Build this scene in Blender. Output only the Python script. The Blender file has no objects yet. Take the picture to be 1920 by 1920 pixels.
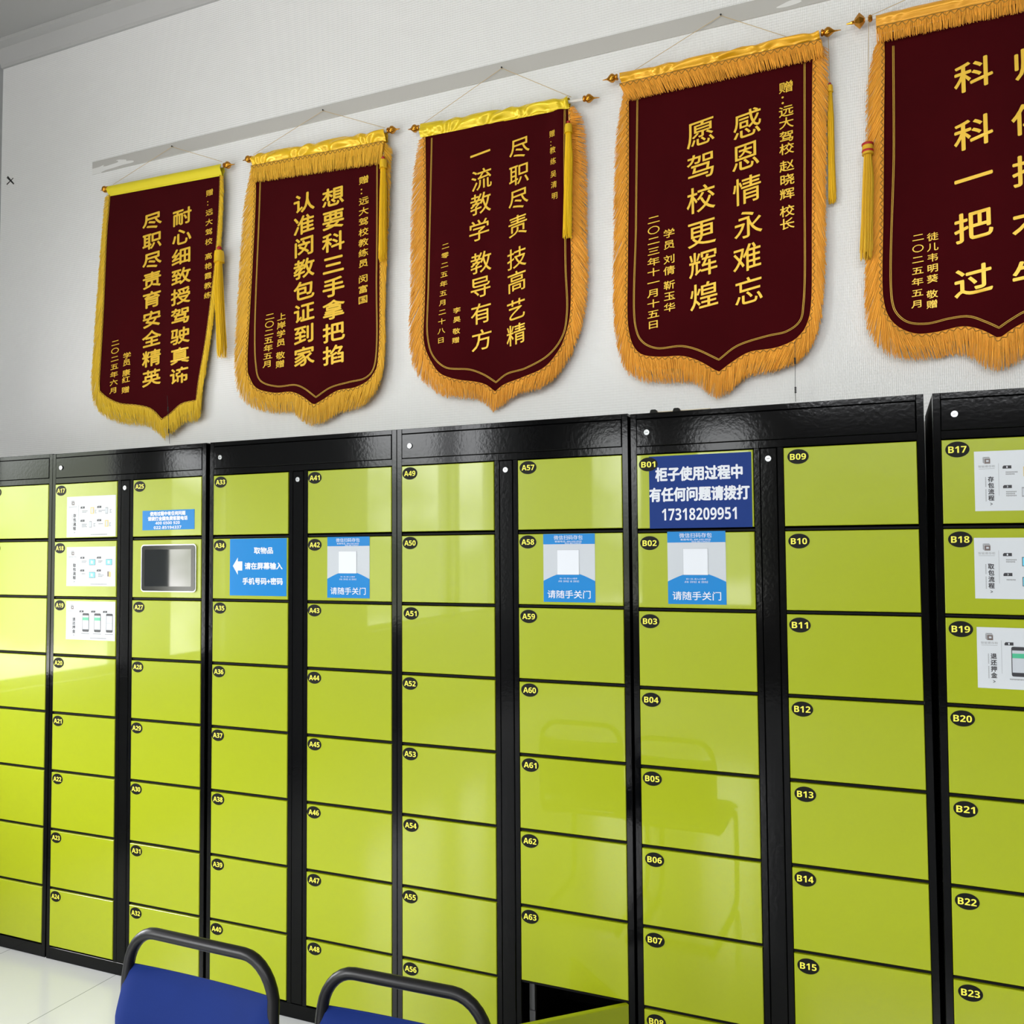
import bpy, math, random
from mathutils import Vector, Matrix, Euler
from mathutils.geometry import tessellate_polygon

SC = bpy.context.scene
COL = SC.collection
RND = random.Random(7)

# ------------------------------------------------------------------ camera
CAM = Vector((1.53883, -2.65177, 1.67035))
ROT = Euler((1.61560109, 0.00689675, 0.40102725), 'XYZ')
F = 1640.0
cd = bpy.data.cameras.new('camera')
cd.sensor_width = 36.0
cd.lens = 36.0 * F / 1920.0
cd.clip_start = 0.05
cam = bpy.data.objects.new('camera', cd)
cam.location = CAM
cam.rotation_euler = ROT
COL.objects.link(cam)
SC.camera = cam
RM = ROT.to_matrix()

# ------------------------------------------------------------------ exposure, world, light
vs = SC.view_settings
vs.view_transform = 'Standard'
vs.look = 'None'
vs.gamma = 1.0
vs.use_curve_mapping = False
vs.exposure = 1.54

SKY = 9.0
w = bpy.data.worlds.new('daylight')
SC.world = w
w.use_nodes = True
nt = w.node_tree
nt.nodes.clear()
def wn(t, **k):
    n = nt.nodes.new(t)
    for a, b in k.items(): setattr(n, a, b)
    return n
out = wn('ShaderNodeOutputWorld'); bg = wn('ShaderNodeBackground')
tc = wn('ShaderNodeTexCoord'); sep = wn('ShaderNodeSeparateXYZ')
nz = wn('ShaderNodeTexNoise'); nz.inputs['Scale'].default_value = 5.0; nz.inputs['Detail'].default_value = 8.0
add = wn('ShaderNodeMath', operation='MULTIPLY_ADD'); add.inputs[1].default_value = 0.42; 
ramp = wn('ShaderNodeValToRGB')
nt.links.new(tc.outputs['Generated'], sep.inputs[0])
nt.links.new(tc.outputs['Generated'], nz.inputs['Vector'])
nt.links.new(nz.outputs['Fac'], add.inputs[0])
nt.links.new(sep.outputs['Z'], add.inputs[2])
nt.links.new(add.outputs[0], ramp.inputs['Fac'])
els = ramp.color_ramp.elements
els[0].position = 0.0; els[0].color = (.36, .35, .345, 1)          # pale paving outside
els[1].position = 1.0; els[1].color = (1.0, .97, .95, 1)
for p, c in ((.13, (.54, .53, .515, 1)), (.17, (.20, .21, .16, 1)), (.24, (.15, .17, .13, 1)), (.31, (.66, .67, .68, 1)), (.45, (.94, .95, .98, 1))):
    e = els.new(p); e.color = c
nt.links.new(ramp.outputs['Color'], bg.inputs['Color'])
bg.inputs['Strength'].default_value = SKY
nt.links.new(bg.outputs[0], out.inputs[0])

# room size (metres, floor at z = 0, locker fronts at y = 0)
YW, XL, XR, YF, ZC = 0.50, -2.735, 5.2, -8.2, 4.37
ZT = 1.9716                                   # top edge of the locker doors
# windows as (from, to, sill, head): along y in the left wall, along x in the front wall
WIN_L = [(-1.42, -0.52, .95, 2.42), (-2.25, -1.74, .95, 2.42), (-5.84, -4.10, .95, 3.6), (-7.0, -5.96, .95, 3.6)]
WIN_F = [(-2.0, -1.25, .95, 3.25), (-0.62, 0.10, .95, 3.25), (0.6, 5.1, 3.45, 4.32)]  # last entry: made-up clerestory, added to brighten the back wall
def portal(loc, rot, sx, sz):
    l = bpy.data.lights.new('window_portal', 'AREA')
    l.shape = 'RECTANGLE'; l.size = sx; l.size_y = sz
    l.cycles.is_portal = True
    o = bpy.data.objects.new('window_portal', l)
    o.location = loc; o.rotation_euler = rot
    COL.objects.link(o)
for a, b, c, d in WIN_L: portal((XL - .06, (a + b) / 2, (c + d) / 2), (0, math.radians(-90), 0), d - c, b - a)
for a, b, c, d in WIN_F: portal(((a + b) / 2, YF - .06, (c + d) / 2), (math.radians(90), 0, 0), b - a, d - c)

# ------------------------------------------------------------------ helpers
def at(u, v, y):
    """the point of the vertical plane y seen at (u, v) of the 1920 frame"""
    d = RM @ Vector(((u - 960) / F, -(v - 960) / F, -1.0))
    return CAM + d * ((y - CAM.y) / d.y)

class MB:
    def __init__(s): s.v, s.f, s.m = [], [], []
    def add(s, vs, fs, m=0):
        n = len(s.v); s.v += [tuple(p) for p in vs]
        for f in fs: s.f.append(tuple(i + n for i in f)); s.m.append(m)
    def box(s, x0, x1, y0, y1, z0, z1, m=0, bev=0.0):
        if bev <= 0:
            v = [(x, y, z) for z in (z0, z1) for y in (y0, y1) for x in (x0, x1)]
            s.add(v, [(0, 2, 3, 1), (4, 5, 7, 6), (0, 1, 5, 4), (2, 6, 7, 3), (0, 4, 6, 2), (1, 3, 7, 5)], m); return
        b = bev                                # chamfer on the edges of the front (-y) face
        v = [(x0, y1, z0), (x1, y1, z0), (x1, y1, z1), (x0, y1, z1),
             (x0, y0 + b, z0), (x1, y0 + b, z0), (x1, y0 + b, z1), (x0, y0 + b, z1),
             (x0 + b, y0, z0 + b), (x1 - b, y0, z0 + b), (x1 - b, y0, z1 - b), (x0 + b, y0, z1 - b)]
        f = [(0, 3, 2, 1)]
        for i in range(4):
            j = (i + 1) % 4
            f += [(i, j, 4 + j, 4 + i), (4 + i, 4 + j, 8 + j, 8 + i)]
        f.append((8, 9, 10, 11)); s.add(v, f, m)
    def tube(s, pts, r, m=0, n=8, closed=False, caps=True, flat=None):
        pts = [Vector(p) for p in pts]; N = len(pts)
        rs = r if isinstance(r, (list, tuple)) else [r] * N
        T = []
        for i in range(N):
            a = pts[(i - 1) % N] if closed or i > 0 else pts[i]
            b = pts[(i + 1) % N] if closed or i < N - 1 else pts[i]
            T.append((b - a).normalized() if (b - a).length > 1e-9 else Vector((0, 0, 1)))
        nrm = T[0].orthogonal().normalized() if flat is None else Vector(flat)
        v = []
        for i in range(N):
            nrm = (nrm - T[i] * nrm.dot(T[i]))
            nrm = nrm.normalized() if nrm.length > 1e-6 else T[i].orthogonal().normalized()
            bi = T[i].cross(nrm)
            for k in range(n):
                a = 2 * math.pi * k / n
                v.append(pts[i] + (nrm * math.cos(a) + bi * math.sin(a)) * rs[i])
        f = []
        for i in range(N if closed else N - 1):
            j = (i + 1) % N
            for k in range(n):
                l = (k + 1) % n
                f.append((i * n + k, i * n + l, j * n + l, j * n + k))
        if caps and not closed:
            f.append(tuple(range(n - 1, -1, -1))); f.append(tuple((N - 1) * n + k for k in range(n)))
        s.add(v, f, m)
    def lathe(s, o, ax, prof, m=0, n=20):
        """prof: (distance along axis, radius)"""
        o = Vector(o); ax = Vector(ax).normalized(); e = ax.orthogonal().normalized(); g = ax.cross(e)
        v = []
        for d, r in prof:
            for k in range(n):
                a = 2 * math.pi * k / n
                v.append(o + ax * d + (e * math.cos(a) + g * math.sin(a)) * r)
        f = []
        for i in range(len(prof) - 1):
            for k in range(n):
                l = (k + 1) % n
                f.append((i * n + k, i * n + l, (i + 1) * n + l, (i + 1) * n + k))
        f.append(tuple(range(n - 1, -1, -1))); f.append(tuple((len(prof) - 1) * n + k for k in range(n)))
        s.add(v, f, m)
    def grid(s, P, m=0):
        R, C = len(P), len(P[0])
        s.add([p for r in P for p in r], [(i * C + j, i * C + j + 1, (i + 1) * C + j + 1, (i + 1) * C + j) for i in range(R - 1) for j in range(C - 1)], m)
    def poly(s, pts, m=0):
        t = tessellate_polygon([[Vector(p) for p in pts]])
        s.add(pts, [tuple(q) for q in t], m)
    def build(s, name, mats, parent=None, smooth=False, angle=None):
        me = bpy.data.meshes.new(name); me.from_pydata(s.v, [], s.f)
        for q in (mats if isinstance(mats, (list, tuple)) else [mats]): me.materials.append(q)
        me.polygons.foreach_set('material_index', s.m)
        if smooth: me.polygons.foreach_set('use_smooth', [True] * len(s.f))
        me.update()
        if smooth and angle: me.set_sharp_from_angle(angle=math.radians(angle))
        o = bpy.data.objects.new(name, me); COL.objects.link(o)
        if parent is not None: o.parent = parent
        return o

def tag(o, label, cat, group=None):
    o['label'] = label; o['category'] = cat
    if group: o['group'] = group
    return o
def thing(name, label, cat, loc=(0, 0, 0), group=None, rot=(0, 0, 0)):
    o = bpy.data.objects.new(name, None); o.empty_display_size = .05
    COL.objects.link(o); o.location = loc; o.rotation_euler = rot
    return tag(o, label, cat, group)
def structure(o): o['kind'] = 'structure'; return o

GL = {}
def glyph(ch, bold=0.0):
    k = (ch, bold)
    if k not in GL:
        c = bpy.data.curves.new('glyph', 'FONT'); c.body = ch; c.size = 1.0; c.offset = bold; c.resolution_u = 3
        o = bpy.data.objects.new('glyph', c); COL.objects.link(o)
        dg = bpy.context.evaluated_depsgraph_get()
        me = bpy.data.meshes.new_from_object(o.evaluated_get(dg))
        vs_ = [(v.co.x, v.co.y) for v in me.vertices]; fs_ = [tuple(p.vertices) for p in me.polygons]
        xs = [v[0] for v in vs_] or [0, 0]; ys = [v[1] for v in vs_] or [0, 0]
        GL[k] = (vs_, fs_, min(xs), max(xs), min(ys), max(ys))
        bpy.data.objects.remove(o); bpy.data.curves.remove(c); bpy.data.meshes.remove(me)
    return GL[k]
def put_text(mb, s, cx, cz, wid, hei, yf, m=0, bold=0.0, slant=0.0, cjk=False):
    if bold > 0:                                # heavier strokes: the outline laid down five times, slightly shifted
        b_ = bold * wid / max(.6, .62 * len(s)); g = yf if callable(yf) else (lambda X, Z: yf)
        for i, (dx, dz) in enumerate(((0, 0), (b_, 0), (-b_, 0), (0, b_), (0, -b_), (b_ * .7, b_ * .7), (-b_ * .7, b_ * .7), (b_ * .7, -b_ * .7), (-b_ * .7, -b_ * .7))[:9 if bold > .016 else 5]):
            put_text(mb, s, cx + dx, cz + dz, wid, hei, (lambda X, Z, i=i: g(X, Z) - .00003 * i), m, 0.0, slant, cjk)
        return
    """text s centred on (cx, cz) of an x-z plane, wid x hei; yf(x, z) gives its depth"""
    vs_, fs_, x0, x1, y0, y1 = glyph(s)
    if cjk: x0, x1, y0, y1 = .04, .96, -.08, .84
    kx = wid / max(1e-6, x1 - x0); kz = hei / max(1e-6, y1 - y0)
    P = []
    for a, b in vs_:
        X = cx + (a - (x0 + x1) / 2) * kx; Z = cz + (b - (y0 + y1) / 2) * kz
        Z += slant * (X - cx)
        P.append((X, yf(X, Z) if callable(yf) else yf, Z))
    mb.add(P, fs_, m)

def bold_latin(s):
    return ''.join(chr(0x1D5D4 + ord(c) - 65) if 'A' <= c <= 'Z' else chr(0x1D7EC + ord(c) - 48) if c.isdigit() else c for c in s)

def catmull(P, step, closed=False):
    """centripetal spline through the points: no overshoot where spacing changes"""
    P = [Vector(p) for p in P]; out_ = []
    for i in range(len(P) - 1):
        p1, p2 = P[i], P[i + 1]
        p0 = P[i - 1] if i > 0 else p1 * 2 - p2; p3 = P[i + 2] if i + 2 < len(P) else p2 * 2 - p1
        t1 = max(1e-4, (p1 - p0).length) ** .5; t2 = t1 + max(1e-4, (p2 - p1).length) ** .5; t3 = t2 + max(1e-4, (p3 - p2).length) ** .5
        n = max(1, int((p2 - p1).length / step))
        for k in range(n):
            t = t1 + (t2 - t1) * k / n
            a1 = p0 * ((t1 - t) / t1) + p1 * (t / t1); a2 = p1 * ((t2 - t) / (t2 - t1)) + p2 * ((t - t1) / (t2 - t1)); a3 = p2 * ((t3 - t) / (t3 - t2)) + p3 * ((t - t2) / (t3 - t2))
            b1 = a1 * ((t2 - t) / t2) + a2 * (t / t2); b2 = a2 * ((t3 - t) / (t3 - t1)) + a3 * ((t - t1) / (t3 - t1))
            out_.append(b1 * ((t2 - t) / (t2 - t1)) + b2 * ((t - t1) / (t2 - t1)))
    out_.append(P[-1]); return out_
def resample(P, n):
    L = [0]
    for a, b in zip(P, P[1:]): L.append(L[-1] + (b - a).length)
    out_, j = [], 0
    for i in range(n):
        d = L[-1] * i / (n - 1)
        while j < len(P) - 2 and L[j + 1] < d: j += 1
        t = (d - L[j]) / max(1e-9, L[j + 1] - L[j]); out_.append(P[j].lerp(P[j + 1], min(1, max(0, t))))
    return out_

# ------------------------------------------------------------------ materials
def mat(name, col, rough=.5, metal=0., spec=.5, bump=None, sheen=0., coat=0., noise=None, trans=None):
    m = bpy.data.materials.new(name); m.use_nodes = True
    t = m.node_tree; p = t.nodes['Principled BSDF']
    p.inputs['Base Color'].default_value = (*col, 1)
    p.inputs['Roughness'].default_value = rough
    p.inputs['Metallic'].default_value = metal
    p.inputs['Specular IOR Level'].default_value = spec
    if sheen: p.inputs['Sheen Weight'].default_value = sheen
    if coat: p.inputs['Coat Weight'].default_value = coat; p.inputs['Coat Roughness'].default_value = .03
    tcn = t.nodes.new('ShaderNodeTexCoord')
    if bump:
        sc, st, ds = bump
        n = t.nodes.new('ShaderNodeTexNoise'); n.inputs['Scale'].default_value = sc; n.inputs['Detail'].default_value = 3
        b = t.nodes.new('ShaderNodeBump'); b.inputs['Strength'].default_value = st; b.inputs['Distance'].default_value = ds
        t.links.new(tcn.outputs['Object'], n.inputs['Vector']); t.links.new(n.outputs['Fac'], b.inputs['Height'])
        t.links.new(b.outputs['Normal'], p.inputs['Normal'])
    if noise:
        sc, amt = noise
        n = t.nodes.new('ShaderNodeTexNoise'); n.inputs['Scale'].default_value = sc; n.inputs['Detail'].default_value = 4
        r = t.nodes.new('ShaderNodeMapRange'); r.inputs['To Min'].default_value = 1 - amt; r.inputs['To Max'].default_value = 1 + amt
        mx = t.nodes.new('ShaderNodeMix'); mx.data_type = 'RGBA'; mx.blend_type = 'MULTIPLY'; mx.inputs['Factor'].default_value = 1
        mx.inputs['A'].default_value = (*col, 1)
        t.links.new(tcn.outputs['Object'], n.inputs['Vector']); t.links.new(n.outputs['Fac'], r.inputs['Value'])
        t.links.new(r.outputs['Result'], mx.inputs['B']); t.links.new(mx.outputs['Result'], p.inputs['Base Color'])
    return m

def wall_mat():
    m = bpy.data.materials.new('embossed wallpaper'); m.use_nodes = True
    t = m.node_tree; p = t.nodes['Principled BSDF']
    p.inputs['Base Color'].default_value = (.87, .875, .865, 1); p.inputs['Roughness'].default_value = .55
    g = t.nodes.new('ShaderNodeNewGeometry'); s = t.nodes.new('ShaderNodeSeparateXYZ'); t.links.new(g.outputs['Position'], s.inputs[0])
    def M(op, a, b=None):
        n = t.nodes.new('ShaderNodeMath'); n.operation = op
        for i, q in enumerate((a, b)):
            if q is None: continue
            if isinstance(q, (int, float)): n.inputs[i].default_value = q
            else: t.links.new(q, n.inputs[i])
        return n.outputs[0]
    K = 2 * math.pi / .0125
    hx = M('SINE', M('MULTIPLY', M('ADD', s.outputs['X'], M('MULTIPLY', s.outputs['Z'], .62)), K))
    hz = M('SINE', M('MULTIPLY', M('SUBTRACT', s.outputs['X'], M('MULTIPLY', s.outputs['Z'], .62)), K))
    h = M('MULTIPLY', hx, hz)
    b = t.nodes.new('ShaderNodeBump'); b.inputs['Strength'].default_value = .55; b.inputs['Distance'].default_value = .0012
    t.links.new(h, b.inputs['Height']); t.links.new(b.outputs['Normal'], p.inputs['Normal'])
    return m
def floor_mat():
    m = bpy.data.materials.new('white floor tiles'); m.use_nodes = True
    t = m.node_tree; p = t.nodes['Principled BSDF']; p.inputs['Roughness'].default_value = .16
    g = t.nodes.new('ShaderNodeNewGeometry'); mp = t.nodes.new('ShaderNodeMapping')
    mp.inputs['Location'].default_value = (-(-1.308), -(-.52), 0)
    t.links.new(g.outputs['Position'], mp.inputs['Vector'])
    br = t.nodes.new('ShaderNodeTexBrick'); br.offset = 0; br.inputs['Scale'].default_value = 1
    br.inputs['Mortar Size'].default_value = .0018; br.inputs['Brick Width'].default_value = .6; br.inputs['Row Height'].default_value = .6
    br.inputs['Mortar Smooth'].default_value = 0
    br.inputs['Color1'].default_value = (.54, .555, .56, 1); br.inputs['Color2'].default_value = (.525, .54, .545, 1); br.inputs['Mortar'].default_value = (.22, .23, .22, 1)
    t.links.new(mp.outputs[0], br.inputs['Vector']); t.links.new(br.outputs['Color'], p.inputs['Base Color'])
    return m
def strip_mat():
    m = mat('grey strip with torn white patches', (.52, .51, .48), .5)
    t = m.node_tree; p = t.nodes['Principled BSDF']
    g = t.nodes.new('ShaderNodeNewGeometry'); mp = t.nodes.new('ShaderNodeMapping'); mp.inputs['Scale'].default_value = (2.6, 1, 16)
    n = t.nodes.new('ShaderNodeTexNoise'); n.inputs['Scale'].default_value = 1.0; n.inputs['Detail'].default_value = 2
    r = t.nodes.new('ShaderNodeValToRGB'); r.color_ramp.interpolation = 'CONSTANT'
    r.color_ramp.elements[0].color = (.52, .51, .48, 1); r.color_ramp.elements[1].color = (.80, .80, .78, 1); r.color_ramp.elements[1].position = .67
    t.links.new(g.outputs['Position'], mp.inputs['Vector']); t.links.new(mp.outputs[0], n.inputs['Vector'])
    t.links.new(n.outputs['Fac'], r.inputs['Fac']); t.links.new(r.outputs['Color'], p.inputs['Base Color'])
    return m

M_WALL = wall_mat(); M_PLAIN = mat('white paint', (.80, .80, .785), .6); M_CEIL = mat('ceiling paint', (.50, .50, .49), .7); M_FAR = mat('dark unseen wall', (.12, .11, .10), .6); M_SIDE = mat('grey side wall', (.42, .43, .44), .6)  # M_FAR: unseen walls, made dark to keep locker reflections low
M_FLOOR = floor_mat(); M_STRIP = strip_mat(); M_WFR = mat('window frame grey', (.25, .26, .27), .4)
M_YEL = mat('yellow green enamel', (.310, .366, .004), .32, spec=.30, bump=(9, .10, .01), coat=.4)
M_BLK = mat('black gloss enamel', (.0018, .0019, .0021), .09, spec=.17, bump=(75, .035, .004))
M_DARK = mat('dark steel inside', (.003, .003, .003), .6, spec=.12)
M_CHROME = mat('bright lock steel', (.42, .43, .44), .28, 1.0)
M_BADGE = mat('black badge', (.007, .0075, .006), .5, spec=.12); M_BTXT = mat('yellow badge lettering', (.80, .76, .07), .5)
M_PAPER = mat('white notice', (.56, .59, .62), .3, spec=.35); M_INK = mat('black print', (.02, .02, .025), .5); M_GREY = mat('grey print', (.25, .26, .27), .5)
M_BLUE = mat('bright blue print', (.002, .19, .52), .3, spec=.2); M_NAVY = mat('navy blue print', (.003, .027, .17), .35, spec=.12); M_WHT = mat('white print', (.66, .69, .74), .4, spec=.3)
M_PALE = mat('pale grey print', (.48, .51, .55), .25, spec=.3); M_CYAN = mat('cyan print', (.12, .52, .70), .3); M_GRN = mat('green print', (.05, .40, .22), .4)
M_TAN = mat('tan print', (.55, .42, .12), .4); M_BRN = mat('brown print', (.12, .09, .08), .4)
M_GLASS = mat('dark screen glass', (.010, .012, .014), .04, spec=.8); M_BEZ = mat('black screen bezel', (.008, .008, .009), .15); M_RIM = mat('silver rim', (.6, .62, .64), .3, .6)
M_VEL = mat('maroon velvet', (.050, .0014, .0030), .9, spec=.06, sheen=.02, noise=(5, .15))
M_GOLDTXT = mat('gold embroidery', (.92, .58, .05), .36, .2); M_GOLDLINE = mat('gold braid', (.66, .40, .06), .42, .3)
M_WAVE = mat('dark gold cord', (.36, .19, .022), .5, .2)
M_FIN = mat('gilt plastic', (.62, .27, .025), .12, .85); M_ROD = mat('pale rod', (.75, .72, .66), .4)
M_STR = mat('beige string', (.62, .47, .24), .7); M_RED = mat('red band', (.45, .01, .012), .5)
M_TASY = mat('golden yellow tassel silk', (.78, .46, .006), .42); 
M_NAIL = mat('dark nail', (.05, .05, .05), .4, .8); M_WIRE = mat('black wire', (.015, .015, .015), .5)
M_BEIGE = mat('beige board', (.66, .58, .42), .7)
M_CHBLUE = mat('blue chair fabric', (.003, .017, .12), .8, spec=.15, sheen=.05, bump=(600, .15, .001), noise=(6, .2)); M_CHBLK = mat('black chair tube', (.006, .006, .0065), .36, spec=.3)
def silk(name, a):
    m = mat(name, a, .5, spec=.3, sheen=.3); t = m.node_tree; p = t.nodes['Principled BSDF']
    g = t.nodes.new('ShaderNodeNewGeometry'); r = t.nodes.new('ShaderNodeMapRange'); r.inputs['To Min'].default_value = .84; r.inputs['To Max'].default_value = 1.06
    mx = t.nodes.new('ShaderNodeMix'); mx.data_type = 'RGBA'; mx.blend_type = 'MULTIPLY'; mx.inputs['Factor'].default_value = 1; mx.inputs['A'].default_value = (*a, 1)
    t.links.new(g.outputs['Random Per Island'], r.inputs['Value']); t.links.new(r.outputs['Result'], mx.inputs['B']); t.links.new(mx.outputs['Result'], p.inputs['Base Color'])
    p.inputs['Sheen Weight'].default_value = .9; p.inputs['Sheen Tint'].default_value = (1, .62, .15, 1); p.inputs['Sheen Roughness'].default_value = .6
    return m

# ------------------------------------------------------------------ room
b = MB(); b.box(XL - .2, XR + .2, YF - .2, YW + .2, -.2, 0); structure(b.build('floor', M_FLOOR))
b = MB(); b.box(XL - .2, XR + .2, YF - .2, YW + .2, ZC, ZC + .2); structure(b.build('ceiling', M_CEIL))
b = MB(); b.box(XL - .2, XR + .2, YW, YW + .2, 0, ZC); structure(b.build('wall_back', M_WALL))
b = MB(); b.box(XR, XR + .2, YF, YW, 0, ZC); structure(b.build('wall_right', M_FAR))
def holed(lo, hi, wins, fn):
    U = sorted({lo, hi, *[q for w_ in wins for q in w_[:2]]}); Z = sorted({0, ZC, *[q for w_ in wins for q in w_[2:]]})
    for a, e in zip(U, U[1:]):
        for c, d in zip(Z, Z[1:]):
            if not any(w_[0] <= a and e <= w_[1] and w_[2] <= c and d <= w_[3] for w_ in wins): fn(a, e, c, d)
b = MB(); holed(YF, YW, WIN_L, lambda a, c, z0, z1: b.box(XL - .2, XL, a, c, z0, z1)); structure(b.build('wall_left', M_SIDE))
b = MB(); holed(XL, XR, WIN_F, lambda a, c, z0, z1: b.box(a, c, YF - .2, YF, z0, z1)); structure(b.build('wall_front', M_FAR))
k = 0
for wins, side in ((WIN_L, 0), (WIN_F, 1)):
    for a, c, z0, z1 in wins:
        k += 1; b = MB(); nb = max(1, round((c - a) / 1.6))
        def bar(p, q, zz0, zz1):
            if side == 0: b.box(XL - .12, XL - .07, p, q, zz0, zz1)
            else: b.box(p, q, YF - .12, YF - .07, zz0, zz1)
        bar(a, c, z0, z0 + .05); bar(a, c, z1 - .05, z1)
        for i in range(nb + 1): x = a + (c - a - .05) * i / nb; bar(x, x + .05, z0, z1)
        structure(b.build('window_%d' % k, M_WFR))  # the final one is the added fill-light clerestory
# cornice where the back wall meets the ceiling
b = MB(); pr = [(0, -.105), (.012, -.105), (.016, -.09), (.05, -.03), (.085, -.018), (.085, 0), (0, 0)]
n = len(pr); V = [(x, YW - d, ZC + z) for x in (XL, XR) for d, z in pr]
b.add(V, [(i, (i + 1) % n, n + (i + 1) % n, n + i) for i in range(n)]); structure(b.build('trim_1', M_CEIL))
# grey strip along the wall
sl = at(175, 305, YW); sb = at(175, 328, YW)
b = MB(); b.box(sl.x, 3.4, YW - .006, YW, sb.z, sl.z, bev=.001)
o = structure(b.build('trim_2', M_STRIP)); o['label'] = 'grey strip with torn white patches along the wall'

# ------------------------------------------------------------------ lockers
H8 = .24
W1, GAP, W2 = .3510, .0873, .3524
X0S = [-1.67630, -.83285, 0, .83987, 1.68098]
DZS = [-.0014, 0, 0, -.0029, -.0058]
ROLL = [-.2, 0, 0, 0, .35]
X0S = [-1.67630 - .8390] + X0S; DZS = [-.0010] + DZS; ROLL = [0.] + ROLL
CW0, CW1 = -.0205, .8110                     # left and right side of a cabinet from its x0
DEPTH = .46

def build_door(w):
    m = MB(); m.box(0, w, -.002, .016, -.228, 0, 0, .0016)
    return m
def body(mb, x0, x1, z1, open_cell=False):
    """x0..x1 outer sides; z from floor; local z = 0 is the floor"""
    zt = ZT
    t = .0012
    mb.box(x0, x0 + .0195, 0, .03, 0, z1, bev=.0012)                               # left post
    mb.box(W1 + GAP + W2 + .001, x1, 0, .03, 0, z1, bev=.0012)                     # right post
    mb.box(W1 + .0015, W1 + .019, 0, .03, .05, zt + .001, bev=.0012)               # posts beside the lock strip
    mb.box(W1 + GAP - .019, W1 + GAP - .0015, 0, .03, .05, zt + .001, bev=.0012)
    mb.box(x0 + .0195, W1 + GAP + W2 + .001, .0005, .03, 0, .0505, bev=.0012)       # plinth
    mb.box(x0 + .0195, W1 + GAP + W2 + .001, .0005, .03, zt + .0015, zt + .0225)    # rail under the header
    mb.box(x0 + .0195, W1 + GAP + W2 + .001, .0005, .03, zt + .111, z1, bev=.0012)  # top rail
    mb.box(x0, x0 + t, .03, DEPTH, 0, z1, 1); mb.box(x1 - t, x1, .03, DEPTH, 0, z1, 1)
    mb.box(x0, x1, .03, DEPTH, z1 - t, z1, 1); mb.box(x0, x1, .03, DEPTH, 0.02, .02 + t, 1)
    mb.box(x0, x1, DEPTH - t, DEPTH, 0, z1, 1)
    mb.box(W1 + .02, W1 + .02 + t, .03, DEPTH, .05, zt, 1); mb.box(W1 + GAP - .02, W1 + GAP - .02 + t, .03, DEPTH, .05, zt, 1)
    for c in range(1, 8):                                                          # shelves between the doors
        for a, e in ((0, W1), (W1 + GAP, W1 + GAP + W2)):
            mb.box(a - .001, e + .001, .0035, DEPTH - .01, zt - H8 * c - .003, zt - H8 * c + .003, 1)

D1 = build_door(W1).build('door', M_YEL).data; D2 = build_door(W2).build('door', M_YEL).data
for me in (D1, D2):
    for o in list(bpy.data.objects):
        if o.data is me: bpy.data.objects.remove(o)
def lock_mb(y):
    m = MB(); m.lathe((0, y, 0), (0, -1, 0), [(-.004, .0095), (.003, .0095), (.0045, .0085), (.0045, .006), (.0035, .0055)], 0, 20)
    m.box(-.0042, .0042, y - .0042, y - .0030, -.0009, .0009, 1)
    return m
LOCK = lock_mb(-.001).build('lock', [M_CHROME, M_INK], None, True, 40); LOCKME = LOCK.data; bpy.data.objects.remove(LOCK)

def badge(txt, parent, cx, cz):
    m = MB(); n = 32; rx, rz = .0295, .0215
    ring = [(cx + rx * math.cos(2 * math.pi * i / n), z_, cz + rz * math.sin(2 * math.pi * i / n)) for z_ in (-.0029, -.0021) for i in range(n)]
    m.add(ring, [tuple(range(n - 1, -1, -1))] + [(i, (i + 1) % n, n + (i + 1) % n, n + i) for i in range(n)], 0)
    put_text(m, bold_latin(txt), cx, cz - .0002, .0445, .0180, -.0032, 1)
    return m.build('number_badge', [M_BADGE, M_BTXT], parent)

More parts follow.
